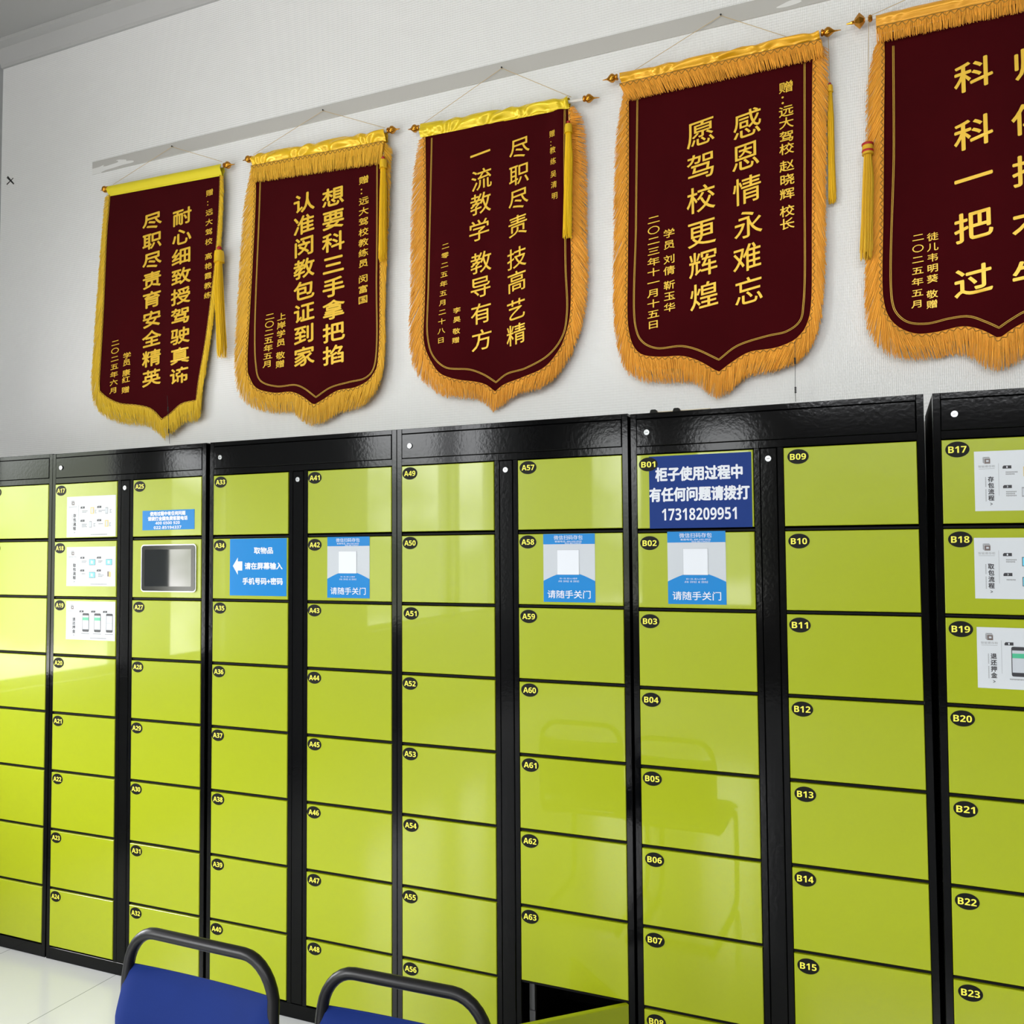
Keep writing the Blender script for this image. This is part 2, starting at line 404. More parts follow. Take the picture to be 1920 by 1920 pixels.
LOCKERS = []
def locker(ci, first, label, last_open=False):
    x0, dz, rl = X0S[ci], DZS[ci], ROLL[ci]
    t = thing('locker_unit', label, 'locker', (x0 + .396, 0, 0), 'yellow and black locker units along the wall', (0, math.radians(rl), 0))
    off = -.396
    zt = ZT + dz; z1 = zt + .1275
    def sh(o): o.location.x = off; o.location.z += dz; return o
    mb = MB(); body(mb, CW0, CW1, ZT + .1275)
    # the feet stay on the floor: only the upper part follows dz
    mb.v = [(x, y, z - dz if z < .019 else z) for x, y, z in mb.v]
    sh(mb.build('cabinet_body', [M_BLK, M_DARK], t))
    m = MB(); m.box(-.0005, W1 + GAP + W2 - .0005, -.001, .02, ZT + .0245, ZT + .109, bev=.0018)
    hp = sh(m.build('header_panel', M_BLK, t))
    l = bpy.data.objects.new('lock', LOCKME); COL.objects.link(l); l.parent = hp; l.location = (.0325, 0, ZT + .067); l['label'] = 'round silver lock'
    m = MB(); m.box(W1 + .0205, W1 + GAP - .0205, -.001, .02, .053, ZT - .001, bev=.0018)
    sp = sh(m.build('lock_strip', M_BLK, t))
    l = bpy.data.objects.new('lock', LOCKME); COL.objects.link(l); l.parent = sp; l.location = (W1 + GAP / 2, 0, ZT - .032); l['label'] = 'round silver lock'
    doors = {}
    for c in range(2):
        for r in range(8):
            num = first + c * 8 + r
            d = bpy.data.objects.new('door', D1 if c == 0 else D2); COL.objects.link(d); d.parent = t
            d.location = (off + (0 if c == 0 else W1 + GAP), 0, zt - H8 * r - (.0 if r == 0 else .006))
            if r == 0: d.location.z -= .003
            txt = ('A' if ci < 4 else 'B') + '%02d' % num
            doors[(c, r)] = d
            if txt == 'A26':
                d.name = 'screen_panel'; continue
            if last_open and c == 1 and r == 7:
                d.location = (off + W1 + GAP + W2, 0, d.location.z)
            cx = (.0335 if ci < 4 else .0375) + RND.uniform(-.003, .003); cz = (-.0255 if ci < 4 else -.0285) + RND.uniform(-.002, .0015)
            bd = badge(txt, d, cx, cz)
            if last_open and c == 1 and r == 7:          # hinged on its right edge and swung out
                for q in (d, bd): q.data = q.data.copy()
                for q in (d, bd):
                    for vv in q.data.vertices: vv.co.x -= W2
                d.rotation_euler = (0, 0, math.radians(OPEN)); d['label'] = 'locker door standing open'
    LOCKERS.append((t, doors, rl, off))
    return t, doors
OPEN = 43
L1 = locker(0, 1, 'leftmost locker unit, cut by the picture edge, only one column of plain yellow doors')
L2 = locker(1, 17, 'locker unit numbered A17 to A32 with the touchscreen and three white notices')
L3 = locker(2, 33, 'locker unit numbered A33 to A48 with a blue arrow notice on door A34')
L4 = locker(3, 49, 'locker unit numbered A49 to A64 with its lowest right door standing open', True)
L5 = locker(4, 1, 'locker unit numbered B01 to B16 with the navy telephone sign on top')
L6 = locker(5, 17, 'rightmost locker unit, doors from B17 downwards, white notices cut by the picture edge')
# latch hardware inside the open compartment
t4, d4 = L4
m = MB(); m.box(W1 + GAP + .012, W1 + GAP + .030, .035, .05, .06, ZT - 7 * H8 - .006)
m.box(W1 + GAP + .014, W1 + GAP + .034, .03, .036, .16, .19); o = m.build('latch_rail', mat('dark grey latch', (.05, .05, .055), .4), t4); o.location.x = -.396

def door_xz(cab, c, r, u, v):
    """pixel on a door front -> that door's own x, z"""
    t, doors = cab; d = doors[(c, r)]
    p = at(u, v, -.0025)
    q = (Matrix.LocRotScale(t.location, t.rotation_euler, None) @ Matrix.Translation(d.location)).inverted() @ p
    return q.x, q.z
def sheet(m, x0, x1, z0, z1, mi, y0=-.0028, y1=-.0019): m.box(x0, x1, y0, y1, z0, z1, mi)

def rect_of(cab, c, r, u0, v0, u1, v1):
    a = door_xz(cab, c, r, u0, v0); e = door_xz(cab, c, r, u1, v1)
    return a[0], e[0], e[1], a[1]

SM = [M_PAPER, M_INK, M_GREY, M_BLUE, M_WHT, M_PALE, M_CYAN, M_GRN, M_TAN, M_BRN, M_NAVY]
PAPER, INK, GREY, BLUE, WHT, PALE, CYAN, GRN, TAN, BRN, NAVY = range(11)
Y1_, Y2_, Y3_ = -.0031, -.0034, -.0037
def lines(m, x, z, ww, hh, rows, mi=GREY):
    for i, f in enumerate(rows):
        zz = z - i * hh * 1.55
        xx = x
        nseg = max(1, int(ww * f / (hh * 1.05)))
        for k in range(nseg):                                   # unreadably small characters: one little block each
            m.box(xx, xx + hh * .82, Y1_, Y1_ + .0002, zz - hh * (.5 + .1 * (k % 2)), zz + hh * .42, mi); xx += hh * 1.05

def flow_notice(cab, c, r, rect, title, kind, label):
    x0, x1, z0, z1 = rect; d = cab[1][(c, r)]
    W, Hh = x1 - x0, z1 - z0; m = MB(); sheet(m, x0, x1, z0, z1, PAPER)
    X = lambda f: x0 + W * f
    Z = lambda f: z1 - Hh * f
    # boxed logo: a small open cabinet
    bx, bz, s = X(.125), Z(.155), Hh * .055
    m.poly([(bx - s * .55, Y1_, bz - s), (bx + s * 1.0, Y1_, bz - s), (bx + s * 1.0, Y1_, bz + s * .55), (bx - s * .55, Y1_, bz + s * .55)], BRN)
    m.poly([(bx - s, Y1_, bz - s * .6), (bx - s * .62, Y1_, bz - s), (bx - s * .62, Y1_, bz + s * .6), (bx - s, Y1_, bz + s)], GREY)
    m.poly([(bx - s, Y1_, bz + s * 1.08), (bx - s * .55, Y1_, bz + s * .66), (bx + s, Y1_, bz + s * .66), (bx + s * .7, Y1_, bz + s * 1.08)], GREY)
    m.box(bx - s * .1, bx + s * .6, Y2_, Y2_ + .0002, bz - s * .45, bz + s * .1, PALE)
    put_text(m, '智能寄存柜', X(.125), Z(.255), W * .17, Hh * .040, Y1_, GREY)
    m.box(X(.045), X(.205), Y1_, Y1_ + .0002, Z(.297), Z(.292), GREY)
    for i, ch in enumerate(title): put_text(m, ch, X(.165), Z(.47 + i * .105), W * .058, Hh * .088, Y1_, INK, .02, cjk=True)
    for i in range(22):
        if i in (9, 10): continue
        m.box(X(.108), X(.118), Y1_, Y1_ + .0002, Z(.435 + i * .0185 + .012), Z(.435 + i * .0185), GREY)
    put_text(m, '>', X(.165), Z(.885), W * .022, Hh * .042, Y1_, INK, .02)
    m.box(X(.243), X(.2455), Y1_, Y1_ + .0002, Z(.75), Z(.21), GREY)
    def tabb(fx, fz, num):
        m.poly([(X(fx), Y1_, Z(fz + .052)), (X(fx + .088), Y1_, Z(fz + .052)), (X(fx + .088), Y1_, Z(fz)), (X(fx + .012), Y1_, Z(fz)), (X(fx), Y1_, Z(fz + .02))], INK)
        put_text(m, num, X(fx + .044), Z(fz + .026), W * .012, Hh * .03, Y2_, WHT)
    hh = Hh * .021
    if kind in (0, 1):
        cells = [(.285, .25, '1'), (.625, .25, '2'), (.285, .575, '3'), (.625, .575, '4')]
        for i, (fx, fz, nn) in enumerate(cells):
            tabb(fx, fz, nn)
            if kind == 0:
                lines(m, X(fx + .03), Z(fz + .11), W * .14, hh, [(.9, .75), (1, .5), (.8, .7, .85), (.7,)][i])
                gx = fx + (.205, .17, .185, .16)[i]
                if i in (0, 3): 
                    m.box(X(gx), X(gx + .075), Y1_, Y1_ + .0002, Z(fz + .19), Z(fz + .025), TAN); m.box(X(gx + .02), X(gx + .055), Y2_, Y2_ + .0002, Z(fz + .17), Z(fz + .05), PALE)
                else:
                    m.box(X(gx), X(gx + .05), Y1_, Y1_ + .0002, Z(fz + .20), Z(fz + .04), GREY); m.box(X(gx + .005), X(gx + .045), Y2_, Y2_ + .0002, Z(fz + .18), Z(fz + .06), PALE)
                lines(m, X(gx + .085), Z(fz + .10), W * .05, hh, (.9, .7, .9))
            else:
                lines(m, X(fx + .03), Z(fz + .11), W * .13, hh, [(.9, .8), (.8, .6), (.7, ), (.5, 1, .8)][i])
                gx = fx + .185
                if i < 3:
                    m.box(X(gx), X(gx + .125), Y1_, Y1_ + .0002, Z(fz + .215), Z(fz + .065), INK); m.box(X(gx + .006), X(gx + .119), Y2_, Y2_ + .0002, Z(fz + .205), Z(fz + .075), CYAN)
                    put_text(m, '取', X(gx + .06), Z(fz + .14), W * .05, Hh * .08, Y3_, WHT, .02, cjk=True)
                else:
                    m.box(X(gx + .03), X(gx + .075), Y1_, Y1_ + .0002, Z(fz + .18), Z(fz + .05), BRN); m.box(X(gx + .065), X(gx + .10), Y2_, Y2_ + .0002, Z(fz + .19), Z(fz + .06), TAN)
    else:
        for i in range(3):
            fx = .275 + .24 * i
            tabb(fx, .235, '123'[i])
            px = fx + .065; pw = .135
            n = 6; rr = .016
            def rrect(xa, xb, za, zb, rx, rz, y, mi):
                P = []
                for cxx, czz, a0 in ((xb - rx, za + rz, -90), (xb - rx, zb - rz, 0), (xa + rx, zb - rz, 90), (xa + rx, za + rz, 180)):
                    for q in range(n + 1):
                        a = math.radians(a0 + 90 * q / n); P.append((cxx + rx * math.cos(a), y, czz + rz * math.sin(a)))
                m.add(P, [tuple(range(len(P)))], mi)
            rrect(X(px), X(px + pw), Z(.79), Z(.305), W * .02, W * .02, Y1_, INK)
            m.box(X(px + .008), X(px + pw - .008), Y2_, Y2_ + .0002, Z(.725), Z(.365), PALE)
            if i < 2: m.box(X(px + .008), X(px + pw - .008), Y3_, Y3_ + .0002, Z(.49), Z(.415), GRN)
            else: m.box(X(px + .008), X(px + pw - .008), Y3_, Y3_ + .0002, Z(.555), Z(.55), GREY)
            lines(m, X(px + .03), Z(.54), W * .04, hh * .8, (.8, .8)); lines(m, X(px - .02), Z(.835), W * .17, hh, (1,))
    lines(m, X(.50), Z(.945), W * .34, hh, (1,))
    o = m.build('notice_sticker', SM, d); o['label'] = label; return o

# three white notices on A17-A19 and on B17-B19
for r, (rc, ti, kd) in enumerate((((126, 932, 216.5, 1005.5), '存包流程', 0), ((125.5, 1026, 216, 1099.5), '取包流程', 1), ((124.5, 1127, 215.5, 1202), '退还押金', 2))):
    flow_notice(L2, 0, r, rect_of(L2, 0, r, *rc), ti, kd, 'white printed notice')
x0_, x1_, z0_, z1_ = rect_of(L6, 0, 0, 1826, 848, 1919, 957)
for r, (u, v, vb) in enumerate(((1826, 847, 958.5), (1826, 1008.5, 1122), (1831, 1175.5, 1289))):
    a = door_xz(L6, 0, r, u, v); e = door_xz(L6, 0, r, u, vb)
    hgt = a[1] - e[1]
    flow_notice(L6, 0, r, (a[0], min(a[0] + hgt * 1.46, W1 - .004), e[1], a[1]), ('存包流程', '取包流程', '退还押金')[r], r, 'white printed notice')

def plain_sign(cab, c, r, rect, back, rows, label, name='notice_sticker', arrow=None):
    x0, x1, z0, z1 = rect; W, Hh = x1 - x0, z1 - z0
    m = MB(); sheet(m, x0, x1, z0, z1, back)
    for s, fx, fz, fw, fh, bo in rows: put_text(m, s, x0 + W * fx, z1 - Hh * fz, W * fw, Hh * fh, Y1_, WHT, bo)
    if arrow:
        m.poly([(x0 + W * a_, Y1_, z1 - Hh * b_) for a_, b_ in arrow], WHT)
    o = m.build(name, SM, cab[1][(c, r)]); o['label'] = label; return o
plain_sign(L2, 1, 0, rect_of(L2, 1, 0, 267.5, 958, 364.5, 992), BLUE,
           [('使用过程中有任何问题', .49, .17, .68, .20, .03), ('请拨打全国免费客服电话', .49, .42, .76, .20, .03), (bold_latin('400 6500 920'), .49, .65, .47, .15, 0), (bold_latin('022-85194337'), .49, .88, .53, .15, 0)],
           'small blue telephone sticker')
plain_sign(L3, 0, 1, rect_of(L3, 0, 1, 431.5, 1010.5, 537, 1118), BLUE,
           [('取物品', .60, .21, .33, .11, .02), ('请在屏幕输入', .60, .48, .66, .115, .02), ('手机号码+密码', .585, .745, .70, .115, .02)],
           'blue notice with a white arrow', arrow=[(.055, .48), (.145, .33), (.145, .40), (.225, .40), (.225, .56), (.145, .56), (.145, .635)])
plain_sign(L5, 0, 0, rect_of(L5, 0, 0, 1216.5, 856.5, 1411, 988), NAVY,
           [('柜子使用过程中', .49, .255, .845, .185, .028), ('有任何问题请拨打', .49, .535, .97, .185, .028), (bold_latin('17318209951'), .49, .81, .73, .165, 0)],
           'navy blue telephone sign')
def scan_notice(cab, c, r, rect):
    x0, x1, z0, z1 = rect; W, Hh = x1 - x0, z1 - z0
    X = lambda f: x0 + W * f
    Z = lambda f: z1 - Hh * f
    m = MB(); sheet(m, x0, x1, z0, z1, PALE)
    m.box(x0, x1, Y1_, Y1_ + .0002, Z(.152), z1, BLUE)
    put_text(m, '微信扫码存包', X(.49), Z(.055), W * .56, Hh * .066, Y2_, WHT)
    put_text(m, '客服电话: 400-650-0920', X(.49), Z(.112), W * .52, Hh * .026, Y2_, WHT); put_text(m, '022-85194337', X(.585), Z(.140), W * .32, Hh * .020, Y2_, WHT)
    P = [(x0, Y1_, z0), (x1, Y1_, z0)] + [(X(1 - i / 16), Y1_, Z(.69 - .125 * math.sin(math.pi * i / 16))) for i in range(17)]
    m.add(P, [tuple(range(len(P)))], BLUE)
    m.box(X(.27), X(.70), Y2_, Y2_ + .0003, Z(.60), Z(.235), GREY); m.box(X(.274), X(.696), Y3_, Y3_ + .0002, Z(.597), Z(.238), WHT)
    put_text(m, '扫一扫, 进入小程序', X(.49), Z(.655), W * .34, Hh * .024, Y2_, WHT); put_text(m, '点击【存包】或【取包】', X(.49), Z(.695), W * .40, Hh * .027, Y2_, WHT)
    put_text(m, '请随手关门', X(.495), Z(.885), W * .83, Hh * .115, Y2_, WHT, .005)
    o = m.build('notice_sticker', SM, cab[1][(c, r)]); o['label'] = 'blue and white notice'
scan_notice(L3, 1, 1, rect_of(L3, 1, 1, 614, 1007, 693, 1122))
scan_notice(L4, 1, 1, rect_of(L4, 1, 1, 1018.5, 1001.5, 1116.5, 1130))
scan_notice(L5, 0, 1, rect_of(L5, 0, 1, 1251, 997, 1362.5, 1134))
# the touchscreen
d = L2[1][(1, 1)]; x0, x1, z0, z1 = rect_of(L2, 1, 1, 266.5, 1021.5, 368.5, 1110.5)
def rbox(m, x0, x1, z0, z1, y0, y1, r, mi, n=6):
    P = []
    for cx, cz, a0 in ((x1 - r, z0 + r, -90), (x1 - r, z1 - r, 0), (x0 + r, z1 - r, 90), (x0 + r, z0 + r, 180)):
        for q in range(n + 1):
            a = math.radians(a0 + 90 * q / n); P.append((cx + r * math.cos(a), cz + r * math.sin(a)))
    N = len(P); V = [(a, y0, c) for a, c in P] + [(a, y1, c) for a, c in P]
    m.add(V, [tuple(range(N))] + [(i, N + i, N + (i + 1) % N, (i + 1) % N) for i in range(N)], mi)
m = MB(); rbox(m, x0, x1, z0, z1, -.007, 0, .014, 0); rbox(m, x0 + .004, x1 - .004, z0 + .004, z1 - .004, -.0085, -.002, .012, 1)
m.box(x0 + .020, x1 - .022, -.0090, -.004, z0 + .022, z1 - .020, 2)
o = m.build('touchscreen', [M_RIM, M_BEZ, M_GLASS], d); o['label'] = 'black touchscreen in a silver rim'

# ------------------------------------------------------------------ award banners
YB = YW - .035
class Banner: pass
def banner(label, sleeve, left, bottom, right, outer, inner, fin, strg, tassel, texts, cols, topfr=None, amp=.004, seed=1, wrinkle=.004, fin_style=0, mirror=None, fold=None):
    rnd = random.Random(seed)
    c_fr, c_sl, c_tas = cols
    A = lambda p: at(p[0], p[1], YB)
    t0 = A(fin[0]).lerp(A(fin[2]), .5)
    T = thing('award_banner', label, 'banner', (t0.x, YB, t0.z), 'award banners on the wall')
    def par(o):
        o.parent = T; o.matrix_parent_inverse = Matrix.Translation((-t0.x, -YB, -t0.z)); return o
    def fy(X, Z):
        q = (X - t0.x)
        y = YB + amp * math.sin(q * 17 + seed) * min(1, max(0, (t0.z - Z) * 2.2)) + amp * .7 * math.sin(q * 9 + Z * 2.2 + seed * 2)
        if fold: y += fold[1] * math.exp(-((X - fold[0]) / .03) ** 2) * max(0, 1 - (t0.z - Z) / .9)
        return y
    def surf(P, dy=0.): return [Vector((p.x, fy(p.x, p.z) + dy, p.z)) for p in P]
    L = resample(catmull([A(p) for p in left], .01), 40)
    Rr = resample(catmull([A(p) for p in right], .01), 40)
    kb = max(range(len(bottom)), key=lambda i: bottom[i][1])
    B1 = resample(catmull([A(p) for p in bottom[:kb + 1]], .005), 25); B2 = resample(catmull([A(p) for p in bottom[kb:]], .005), 25)
    Bt = B1 + B2[1:]; NB = len(Bt)
    Tp = [L[0].lerp(Rr[0], i / (NB - 1)) for i in range(NB)]
    G = []
    for i in range(40):
        v = i / 39; row = []
        for j in range(NB):
            u = j / (NB - 1)
            p = (1 - v) * Tp[j] + v * Bt[j] + (1 - u) * L[i] + u * Rr[i] - ((1 - u) * (1 - v) * Tp[0] + u * (1 - v) * Tp[-1] + (1 - u) * v * Bt[0] + u * v * Bt[-1])
            row.append(Vector((p.x, fy(p.x, p.z), p.z)))
        G.append(row)
    m = MB(); m.grid(G); m.grid([[p + Vector((0, .0025, 0)) for p in reversed(r)] for r in G])
    par(m.build('velvet_panel', M_VEL, None, True))
    # outline left -> bottom -> right
    outl = [L[0]] + L[1:] + Bt[1:] + list(reversed(Rr))[1:]
    half = len(L) + len(B1) - 1
    O = [A(p) for p in outer]; ko = max(range(len(outer)), key=lambda i: outer[i][1])
    O1 = catmull(O[:ko + 1], .01); O2 = catmull(O[ko:], .01)
    silkm = silk('fringe silk %d' % seed, c_fr)
    fr = MB()
    for inn, ou, sd in ((outl[:half], O1, 1), (outl[half - 1:], O2, -1)):
        n = int(sum((a - b_).length for a, b_ in zip(inn, inn[1:])) / .00115)
        I = resample(inn, n); U = resample(ou, n)
        nb = 60; Ib = resample(inn, nb); Ub = resample(ou, nb)
        # the woven heading the threads hang from
        fr.grid([[Vector((p.x, fy(p.x, p.z) + .0005, p.z)) for p in Ib], [Vector((q.x, fy(q.x, q.z) + .006, q.z)) for q in [p.lerp(o_, .45) for p, o_ in zip(Ib, Ub)]]])
        for i in range(n):
            f = i / (n - 1); drop = .055
            ff = f + (drop if sd == 1 else -drop) * (1 - abs(2 * f - 1) ** 4) * (.6 + .5 * rnd.random()) * min(1, 4 * ((1 - f) if sd == 1 else f))
            p = I[i]; e = U[min(n - 1, max(0, int(ff * (n - 1))))]
            e = p + (e - p) * rnd.uniform(.86, 1.03) + Vector((rnd.uniform(-.003, .003), 0, rnd.uniform(-.004, .004)))
            y0 = fy(p.x, p.z); y1 = y0 + rnd.uniform(-.005, .001)
            q0 = Vector((p.x, y0 - .0022, p.z)); q3 = Vector((e.x, y1, e.z)); q1 = q0.lerp(q3, .4) + Vector((rnd.uniform(-.0015, .0015), rnd.uniform(-.003, 0), rnd.uniform(-.001, .002)))
            fr.tube([q0, q1, q3], [.0011, .0013, .0008], 0, 3, caps=False)
    par(fr.build('fringe', silkm, None, True))
    # flat braid along the edge with a wavy cord on it
    br = MB()
    S = resample(outl, 150); W_ = .0095 if inner else .004
    ins, ous = [], []
    for i, p in enumerate(S):
        tt = (S[min(149, i + 1)] - S[max(0, i - 1)]).normalized(); nn = Vector((-tt.z, 0, tt.x))  # towards the inside
        a = p - nn * W_
        ins.append(Vector((p.x, fy(p.x, p.z) - .0022, p.z))); ous.append(Vector((a.x, fy(a.x, a.z) - .0032, a.z)))
    br.grid([ins, ous], 0)
    S2 = resample(outl, 1100); tot = sum((a - b_).length for a, b_ in zip(outl, outl[1:]))
    wv = []
    for i, p in enumerate(S2):
        tt = (S2[min(1099, i + 1)] - S2[max(0, i - 1)]).normalized(); nn = Vector((-tt.z, 0, tt.x))
        a = p - nn * W_ * (.55 + .42 * math.sin(2 * math.pi * i / 1100 * tot / .023)); wv.append(Vector((a.x, fy(a.x, a.z) - .0050, a.z)))
    br.tube(wv, .0013, 1, 5); br.tube([q + Vector((0, -.001, 0)) for q in ins], .0010, 0, 4); 
    par(br.build('braid', [silkm, M_WAVE], None, True))
    # inner gold line
    if inner:
        ki = max(range(len(inner)), key=lambda i: inner[i][1])
        for a_ in (0,):
            gl = MB()
            P = catmull([A(p) for p in inner[:ki + 1]], .006) + catmull([A(p) for p in inner[ki:]], .006)[1:]
            for sgn in (-1, 1):
                Q = []
                for i, p in enumerate(P):
                    tt = (P[min(len(P) - 1, i + 1)] - P[max(0, i - 1)]).normalized(); nn = Vector((-tt.z, 0, tt.x)); a = p + nn * .0021 * sgn
                    Q.append(Vector((a.x, fy(a.x, a.z) - .0008, a.z)))
                gl.tube(Q, .0015, 0, 5)
            par(gl.build('gold_line', M_GOLDLINE, None, True))
    # lettering
    for s, c0, c1, gw, gh, bold, sl in texts:
        if isinstance(c1, (list, tuple)) and isinstance(c1[0], (list, tuple)): cent = c1
        else:
            pos, acc = [], 0
            for ch in s:
                pos.append(acc); acc += 0.5 if ch == ' ' else 1
            tot_ = pos[-1] or 1
            cent = [(c0[0] + (c1[0] - c0[0]) * q / tot_, c0[1] + (c1[1] - c0[1]) * q / tot_) for q in pos]
        le = MB()
        for ch, (u, v) in zip(s, cent):
            if ch == ' ': continue
            if gw < 30: gh_ = gh * .88; gw_ = gw * .95
            else: gh_, gw_ = gh, gw
            p = at(u, v, YB - .002); dx = at(u + gw_ / 2, v, YB).x - at(u - gw_ / 2, v, YB).x; dzz = at(u, v - gh_ / 2, YB).z - at(u, v + gh_ / 2, YB).z
            if ch == '：': dx *= .9
            put_text(le, ch, p.x, p.z, dx, dzz, lambda X, Z: fy(X, Z) - .0022, 0, bold, sl, True)
        par(le.build('lettering', M_GOLDTXT))
    # rod with finials, satin sleeve
    fl, fl_tip, frt, fr_tip = [A(p) for p in fin]
    rp = MB(); a, e = fl.copy(), frt.copy(); rp.tube([a, e], .0065, 0, 12); rod = par(rp.build('rod', M_ROD, None, True, 40))
    for cpt, tip in ((fl, fl_tip), (frt, fr_tip)):
        ax = (tip - cpt).normalized(); ln = (tip - cpt).length; f_ = MB()
        if fin_style == 0: prof = [(-.022, .0095), (-.020, .0115), (-.015, .0115), (-.013, .0085), (-.009, .012), (-.002, .0165), (.005, .0155), (.013, .0095), (.019, .0045), (.024, .0028), (max(.026, ln), .0012)]
        else: prof = [(-.040, .008), (-.036, .012), (-.030, .012), (-.026, .006), (-.018, .006), (-.014, .012), (0, .027), (.014, .012), (.018, .006), (.024, .006), (.028, .0045), (max(.032, ln), .002)]
        f_.lathe(cpt, ax, prof, 0, 20 if fin_style == 0 else 8)
        o_ = f_.build('finial', M_FIN, None, fin_style == 0, 50); o_.parent = rod
    sTL, sTR, sBR, sBL = [A(p) for p in sleeve]
    g = []
    for i in range(17):
        v = i / 16; row = []
        for j in range(121):
            u = j / 120; p = sTL.lerp(sTR, u).lerp(sBL.lerp(sBR, u), v)
            ring = math.sin(min(1, v * 1.25) * math.pi) if v < .8 else 0
            ph = u * 46 + 2.6 * math.sin(u * 17 + seed) + v * 5 * math.sin(u * 23 + seed)
            y = YB - .004 - .009 * ring - wrinkle * (.5 + .5 * math.sin(ph + v * 3.5)) * math.sin(math.pi * v) ** .5
            row.append(Vector((p.x, y, p.z + wrinkle * .35 * math.sin(ph * .7) * (1 - v))))
        g.append(row)
    sm = MB(); sm.grid(g); sm.grid([[Vector((p.x, 2 * YB - p.y + .004, p.z)) for p in reversed(r)] for r in g])
    par(sm.build('satin_sleeve', mat('satin %d' % seed, c_sl, .26 if wrinkle > .001 else .6, metal=.25 if wrinkle > .001 else 0, spec=.6 if wrinkle > .001 else .3), None, True))
    if topfr:
        (l0, l1), (r0, r1) = topfr; l0, l1, r0, r1 = A(l0), A(l1), A(r0), A(r1); tf = MB()
        n = int((r0 - l0).length / .0012)
        tf.grid([[Vector((p.x, YB - .009, p.z)) for p in (l0.lerp(r0, k / 20) for k in range(21))], [Vector((p.x, YB - .008, p.z)) for p in (l0.lerp(r0, k / 20).lerp(l1.lerp(r1, k / 20), .4) for k in range(21))]])
        for i in range(n):
            u = i / (n - 1); p = l0.lerp(r0, u); e = l1.lerp(r1, u)
            e = p + (e - p) * rnd.uniform(.88, 1.04) + Vector((rnd.uniform(-.004, .004), 0, 0))
            tf.tube([(p.x, YB - .011, p.z), (p.x * .5 + e.x * .5, YB - .013 - rnd.uniform(0, .004), p.z * .5 + e.z * .5), (e.x, YB - .009 - rnd.uniform(0, .006), e.z)], [.0011, .0013, .0008], 0, 3, caps=False)
        wv = [l0.lerp(r0, k / 500) for k in range(501)]; wl = (r0 - l0).length
        tf.tube([Vector((p.x, YB - .0135, p.z - .008 + .0055 * math.sin(2 * math.pi * k / 500 * wl / .024))) for k, p in enumerate(wv)], .0013, 1, 5)
        tf.tube([Vector((p.x, YB - .0125, p.z)) for p in wv[::10]], .0014, 1, 5)
        par(tf.build('top_fringe', [silkm, M_WAVE], None, True))
    if strg:
        sg = MB(); a, ap, e = [A(p) for p in strg]; ap.y = YW - .012
        pl = [a.lerp(ap, k / 8) for k in range(9)] + [ap.lerp(e, k / 8) for k in range(1, 9)]
        sg.tube(pl, .0011, 0, 6); par(sg.build('hanging_string', M_STR, None, True))
        tag(nail_at(ap), NAILS.pop(0), 'nail', 'nails the banners hang from')
    if tassel:
        (kx, kv), (bx, bv), wpx, cordtop, ydep, redcap = tassel
        k0 = at(kx, kv, YB - ydep); b0 = at(bx, bv, YB - ydep); w_ = at(kx + wpx / 2, kv, YB).x - at(kx - wpx / 2, kv, YB).x
        h0 = k0.z - b0.z; ts = MB(); c0 = at(cordtop[0], cordtop[1], YB - ydep)
        for i in range(150):
            a = rnd.uniform(0, 2 * math.pi); rr = (rnd.random() ** .5) * w_ / 2
            dx, dy = rr * math.cos(a), rr * math.sin(a) * .6
            L_ = rnd.uniform(.90, 1.03)
            ts.tube([(k0.x + dx * .6, k0.y + dy * .6, k0.z), (k0.x + dx * .95, k0.y + dy, k0.z - h0 * .25), (k0.x + (b0.x - k0.x) * .6 + dx, k0.y + dy, k0.z - h0 * .65), (b0.x + dx * 1.1 + rnd.uniform(-.002, .002), k0.y + dy, k0.z - h0 * L_)], .0011, 0, 3, caps=False)
        to = par(ts.build('tassel', mat('tassel silk %d' % seed, c_tas, .42), None, True))
        cp = MB(); r_ = w_ * .46
        cp.lathe((k0.x, k0.y, k0.z + w_ * .9), (0, 0, -1), [(0, r_ * .5), (w_ * .12, r_ * .9), (w_ * .5, r_), (w_ * 1.0, r_ * 1.0), (w_ * 1.15, r_ * 1.08)], 0, 16)
        if redcap:
            for q in (.15, .75): cp.lathe((k0.x, k0.y, k0.z + w_ * (.9 - q)), (0, 0, -1), [(0, r_ * 1.04), (.0012, r_ * 1.08), (w_ * .16, r_ * 1.08), (w_ * .16 + .0012, r_ * 1.04)], 1, 16)
        else: cp.lathe((k0.x, k0.y, k0.z + w_ * 1.25), (0, 0, -1), [(0, r_ * .25), (r_ * .3, r_ * .5), (r_ * .7, r_ * .4), (r_ * .9, r_ * .2)], 1, 12)
        q = cp.build('tassel_cap', [mat('tassel cap %d' % seed, tuple(x * .85 for x in c_tas), .45), M_RED], None, True, 40); q.parent = to
        cm = MB(); cm.tube([c0, (k0.x, k0.y, k0.z + w_ * .9)], .0010, 0, 6); q = cm.build('tassel_cord', M_STR, None, True); q.parent = to
    return T
def nail_at(p):
    m = MB(); m.lathe((p.x, YW - .016, p.z + .002), (0, 1, 0), [(0, .0035), (.0015, .0035), (.002, .0013), (.016, .0012)], 0, 10)
    return m.build('nail', M_NAIL, None, True, 40)
NAILS = ['nail above the leftmost banner holding its string', 'nail above the second banner from the left', 'nail above the third banner from the left', 'nail above the fourth banner, under the top of the picture', 'nail above the rightmost banner']

